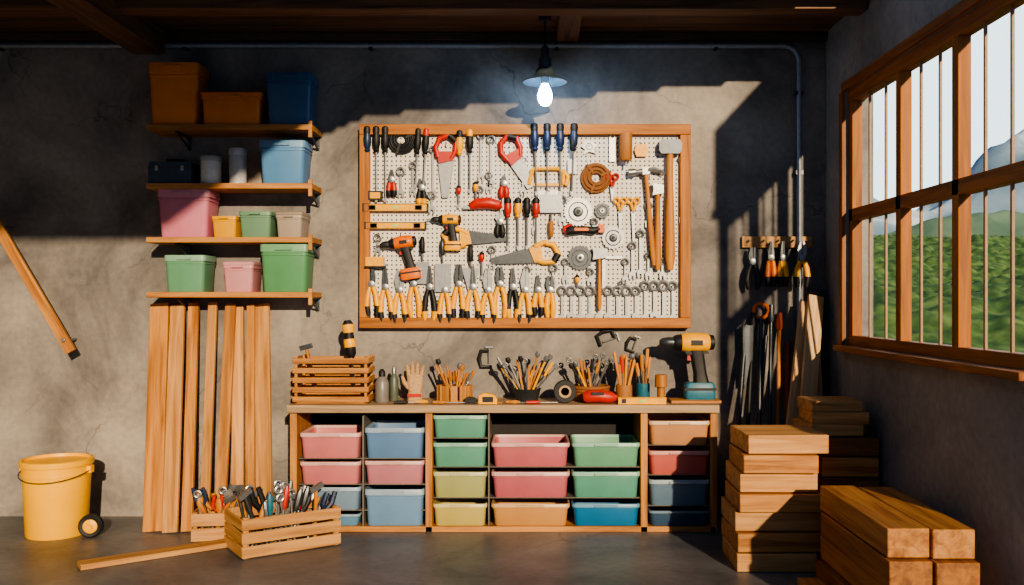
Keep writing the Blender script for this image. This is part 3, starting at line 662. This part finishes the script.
# ---------------- floor-left items ----------------
yb=-0.52; m=MB(); r=0.232; h=0.53
yb_m=plain('bucket_yellow',(252,184,0),0.38,0,0.05,6)
m.lathe([(r*0.84,0),(r*0.86,0.008),(r*0.95,h*0.80),(r*0.98,h*0.80),(r*0.98,h*0.83),(r*0.955,h*0.83),(r*0.965,h*0.92),(r*1.02,h*0.92),(r*1.03,h*0.935),(r*1.03,h*0.99),(r*1.0,h),(r*0.94,h),(r*0.93,h*0.96),(r*0.4,h*0.955),(0.01,h*0.955)],yb_m,seg=40)
m.tube([(r*math.cos(a)*1.03,-r*math.sin(a)*1.03,h*0.86-0.06*math.sin(a)) for a in [math.pi*(0.04+0.92*k/16) for k in range(17)]],0.004,DSTEEL,6)
for s in(-1,1): m.box((s*r*1.01,0,h*0.86),(0.03,0.05,0.05),yb_m)
m.build('yellow_bucket',(fx(57,yb),yb,0))
m=MB(); m.lathe([(0.045,-0.022),(0.07,-0.026),(0.08,-0.018),(0.08,0.018),(0.07,0.026),(0.045,0.022)],BLACK,(0,0,0.08),26,'y'); m.lathe([(0.048,-0.02),(0.048,0.024),(0.02,0.03),(0.018,0.04),(0.004,0.04)],YEL,(0,0,0.08),20,'y'); m.build('rubber_wheel',(fx(91,-0.62),-0.62,0),(0,0,0.15))
def bolts(m,L):
    for zz in (-L/2+0.1,L/2-0.35):
        m.cyl((0,0.178,zz),(0,-0.025,zz),0.009,0.009,STEEL,10); m.cyl((0,-0.015,zz),(0,-0.026,zz),0.018,0.018,STEEL,6)
board2('wooden_brace',(fx(70,-0.2),-0.18,fz(352,-0.2)),(fx(-28,-0.2),-0.18,fz(185,-0.2)),0.075,0.03,extra=bolts)
LP=[(153,160,20,0.05),(170,178,15,0.08),(187,194,11,0.05),(204,213,9,0.12),(219,231,11,0.09),(238,238,12,0.02),(250,251,8,0.10),(265,262,16,0.05)]
for i,(xb,xt,w,off) in enumerate(LP):
    y0=-0.44-off; y1=-0.06-off*0.4
    board2('leaning_plank',(fx(xb,y0),y0,0.006),(fx(xt,y1),y1,fz(R(302,308),y1)),w/137,0.028,kind=pale if i%2 else pine,twist=R(-0.2,0.2))
ang=math.radians(34)
c0=Vector((-1.65,-0.84,0.0))
cratebox('tool_crate',0.66,0.40,0.26,(c0.x,c0.y,0.001),ang,nsl=3,kind=pale,gap=0.5,post=0.035)
def toolpile(name,loc,w,d,n,rz,h0=0.28,h1=0.42):
    m=MB(); ks=[BLACK,DSTEEL,STEEL,TEAL,STEEL,HANDLE,RED,BLU,DSTEEL,HANDLE]
    for i in range(n):
        x=R(-w/2,w/2); y=R(-d/2,d/2); H=R(h0,h1); lx=R(-0.16,0.16); p0=Vector((x*.8,y*.7,0.03)); p1=Vector((max(-w/2,min(w/2,x+lx))*1.08,y*.9,H)); mt=random.choice(ks); rd=R(0.013,0.020)
        q=p0.lerp(p1,0.6); kk=i%5
        if kk in(0,1): m.tube([p0,q],[0.008,0.008],STEEL,6); m.tube([q,q.lerp(p1,.3),q.lerp(p1,.8),p1],[rd*.8,rd*1.3,rd*1.2,rd*.6],mt,8)
        elif kk==2:
            s_=R(0.025,0.04)
            for sg in(-1,1): m.tube([q,q.lerp(p1,.4)+Vector((sg*s_,0,0)),p1+Vector((sg*s_*0.9,0,0))],[rd*.6,rd,rd*.9],mt,8)
        elif kk==3: m.tube([p0,p1],[0.010,0.010],STEEL,6,flat=0.5); m.ring(p1,0.022,0.010,STEEL,12)
        else: m.tube([p0,p1],[0.014,0.013],random.choice([HANDLE,DSTEEL]),8); m.box(p1,(0.10,0.028,0.034),STEEL,(0,R(-.6,.6),R(0,1)))
    m.box((0,0,0.020),(w*0.9,d*0.9,0.008),DSTEEL)
    m.build(name,loc,(0,0,rz))
toolpile('hand_tool_pile',(c0.x,c0.y,0.001),0.54,0.28,36,ang)
cratebox('tool_crate',0.32,0.26,0.20,(-2.15,-0.62,0.001),0.15,nsl=2,kind=pale,gap=0.4,post=0.025)
toolpile('hand_tool_pile',(-2.15,-0.62,0.001),0.24,0.18,16,0.15,0.25,0.36)
board('wood_plank',(0.92,0.12,0.035),(-2.38,-1.10,0.019),(0,0,math.radians(36)),kind=pale)
# ---------------- right lumber ----------------
heights=[0.115,0.12,0.12,0.115,0.125,0.115,0.12]
z=0.002
xs=[(1.25,1.73),(1.25,1.80),(1.25,1.79),(1.27,1.77),(1.28,1.75),(1.29,1.74),(1.31,1.80)]
for i,(hgt,(a,b_)) in enumerate(zip(heights,xs)):
    yo=R(-0.03,0.03)
    board('timber_board',(b_-a,0.46,hgt-0.006),((a+b_)/2,-1.20+yo,z+hgt/2-0.003),(0,0,R(-0.03,0.03)),kind=pale if i%2==0 else pine,bevel=0.006,ax=0); z+=hgt
z=0.002
for k,hgt in enumerate([0.13]*5+[0.12]):
    w=R(0.34,0.38); 
    board('timber_board',(w,0.44,hgt-0.008),(2.03,-0.94+R(-.02,.02),z+hgt/2-0.004),(0,0,R(-0.02,0.02)),kind=oak if k%2 else pine,bevel=0.006,ax=0); z+=hgt
board('timber_board',(0.34,0.34,0.075),(1.95,-0.95,z+0.038),(0,0,0.06),kind=pale,ax=0); board('timber_board',(0.36,0.34,0.075),(1.99,-0.95,z+0.114),(0,0,-0.06),kind=pale,ax=0)
board('timber_board',(0.33,0.3,0.07),(1.96,-0.95,z+0.188),(0,0,0.04),kind=pale,ax=0)
z=0.002
for k,(hgt,w) in enumerate([(0.14,0.46),(0.14,0.40),(0.145,0.42),(0.145,0.41)]):
    for q in range(2):
        ww=w/2-0.006
        board('timber_beam',(ww,1.02+R(-.03,.03),hgt-0.006),(1.885-w/2+ww/2+q*(w/2),-2.18+R(-.03,.03),z+hgt/2-0.003),(0,0,0),kind=pine if k%2 else oak,bevel=0.006)
    z+=hgt
board('timber_beam',(0.12,0.7,0.09),(1.56,-2.2,0.047),(0,0,0.03),kind=pine)
paler=lambda a: wood('window_lit_pine',(206,160,110),(242,206,158),a)  # lighter tint paints window light onto the shaded corner boards
for (xb,xt,w,py,off) in((786,812,26,304,0.16),(808,826,20,316,0.04),(798,822,16,296,0.26),(824,830,12,310,0.0)):
    y0=-0.36-off; y1=-0.05-off*0.4
    board2('leaning_board',(fx(xb,y0),y0,0.006),(min(fx(xt,y1),2.12),y1,fz(py,y1)),w/135,0.03,kind=paler,twist=R(0.15,0.35))
m=MB(); m.lathe([(0.05,0),(0.05,1.72),(0.02,1.72),(0.02,0.02)],plain('dark_tube',(72,60,54),0.6),seg=18); m.build('cardboard_tube',(2.16,-0.07,0.002))
def rod(name,xb,xt,py,r,mat,top=None,topm=None):
    y0=-0.35; y1=-0.06; p0=Vector((fx(xb,y0),y0,0.01)); p1=Vector((fx(xt,y1),y1,fz(py,y1))); m=MB(); m.tube([p0,p0.lerp(p1,.5),p1],[r,r,r*.9],mat,10)
    if top=='ring': m.ring(p1+Vector((0,0,0.055)),0.055,0.013,topm,18)
    if top=='grip': m.tube([p1,p1+Vector((0.0,0,0.04)),p1+Vector((0.004,0,0.13))],[r*1.5,r*1.9,r*1.2],topm,12)
    if top=='blade': m.prism([(p1.x-0.04,p1.z),(p1.x+0.04,p1.z),(p1.x+0.03,p1.z-0.45),(p1.x-0.03,p1.z-0.45)],-0.12,-0.10,topm)
    m.build(name)
REDH=wood('red_handle',(128,56,36),(164,84,54),2)
rod('bolt_puller',757,761,318,0.018,DSTEEL,'ring',ORG); rod('pry_bar',730,746,325,0.02,DSTEEL,'blade',DSTEEL); rod('steel_rod',742,753,330,0.016,BLACK,'grip',BLACK)
rod('long_handle_lopper',768,771,322,0.015,DSTEEL,'grip',DSTEEL); rod('rake_handle',777,779,330,0.016,HANDLE,'grip',REDH); rod('crowbar',786,788,342,0.018,REDH); rod('shovel_handle',749,766,336,0.018,DSTEEL)

# ---------------- lights, world, camera ----------------
sd=bpy.data.lights.new('sun','SUN'); sd.energy=6.4; sd.color=(1.0,0.78,0.52); sd.angle=math.radians(1.0)
so=bpy.data.objects.new('sun',sd); bpy.context.scene.collection.objects.link(so)
so.rotation_euler=Vector((-0.29,1.0,-0.30)).to_track_quat('-Z','Y').to_euler(); so.location=(3,-9,5)
w=bpy.data.worlds.new('World'); bpy.context.scene.world=w; w.use_nodes=True; t=w.node_tree; bg=t.nodes['Background']
tc=t.nodes.new('ShaderNodeTexCoord')
def lobe(d,a,b):
    dt=t.nodes.new('ShaderNodeVectorMath'); dt.operation='DOT_PRODUCT'; dt.inputs[1].default_value=Vector(d).normalized()
    t.links.new(tc.outputs['Generated'],dt.inputs[0])
    mr=t.nodes.new('ShaderNodeMapRange'); mr.interpolation_type='SMOOTHSTEP'; mr.inputs['From Min'].default_value=a; mr.inputs['From Max'].default_value=b
    t.links.new(dt.outputs['Value'],mr.inputs['Value']); return mr.outputs[0]
mx=t.nodes.new('ShaderNodeMix'); mx.data_type='RGBA'; mx.inputs['A'].default_value=(0.10,0.21,0.38,1); mx.inputs['B'].default_value=(1.9,2.3,2.45,1)
t.links.new(lobe((0.60,0.78,0.14),0.45,0.95),mx.inputs['Factor'])
mx2=t.nodes.new('ShaderNodeMix'); mx2.data_type='RGBA'; mx2.inputs['B'].default_value=(3.4,3.0,2.5,1)
t.links.new(mx.outputs['Result'],mx2.inputs['A']); t.links.new(lobe((0.97,0.05,0.30),0.84,0.98),mx2.inputs['Factor'])
t.links.new(mx2.outputs['Result'],bg.inputs['Color']); bg.inputs['Strength'].default_value=1.0
cd=bpy.data.cameras.new('camera'); cd.sensor_width=36; cd.lens=F/1024*36; cd.shift_x=-18/1024; cd.shift_y=7.5/1024
co=bpy.data.objects.new('camera',cd); bpy.context.scene.collection.objects.link(co); co.location=(0,-CAMD,CZ); co.rotation_euler=(math.pi/2,0,0)
bpy.context.scene.camera=co
vs=bpy.context.scene.view_settings; vs.view_transform='AgX'; vs.look='AgX - Medium High Contrast'; vs.exposure=-0.28
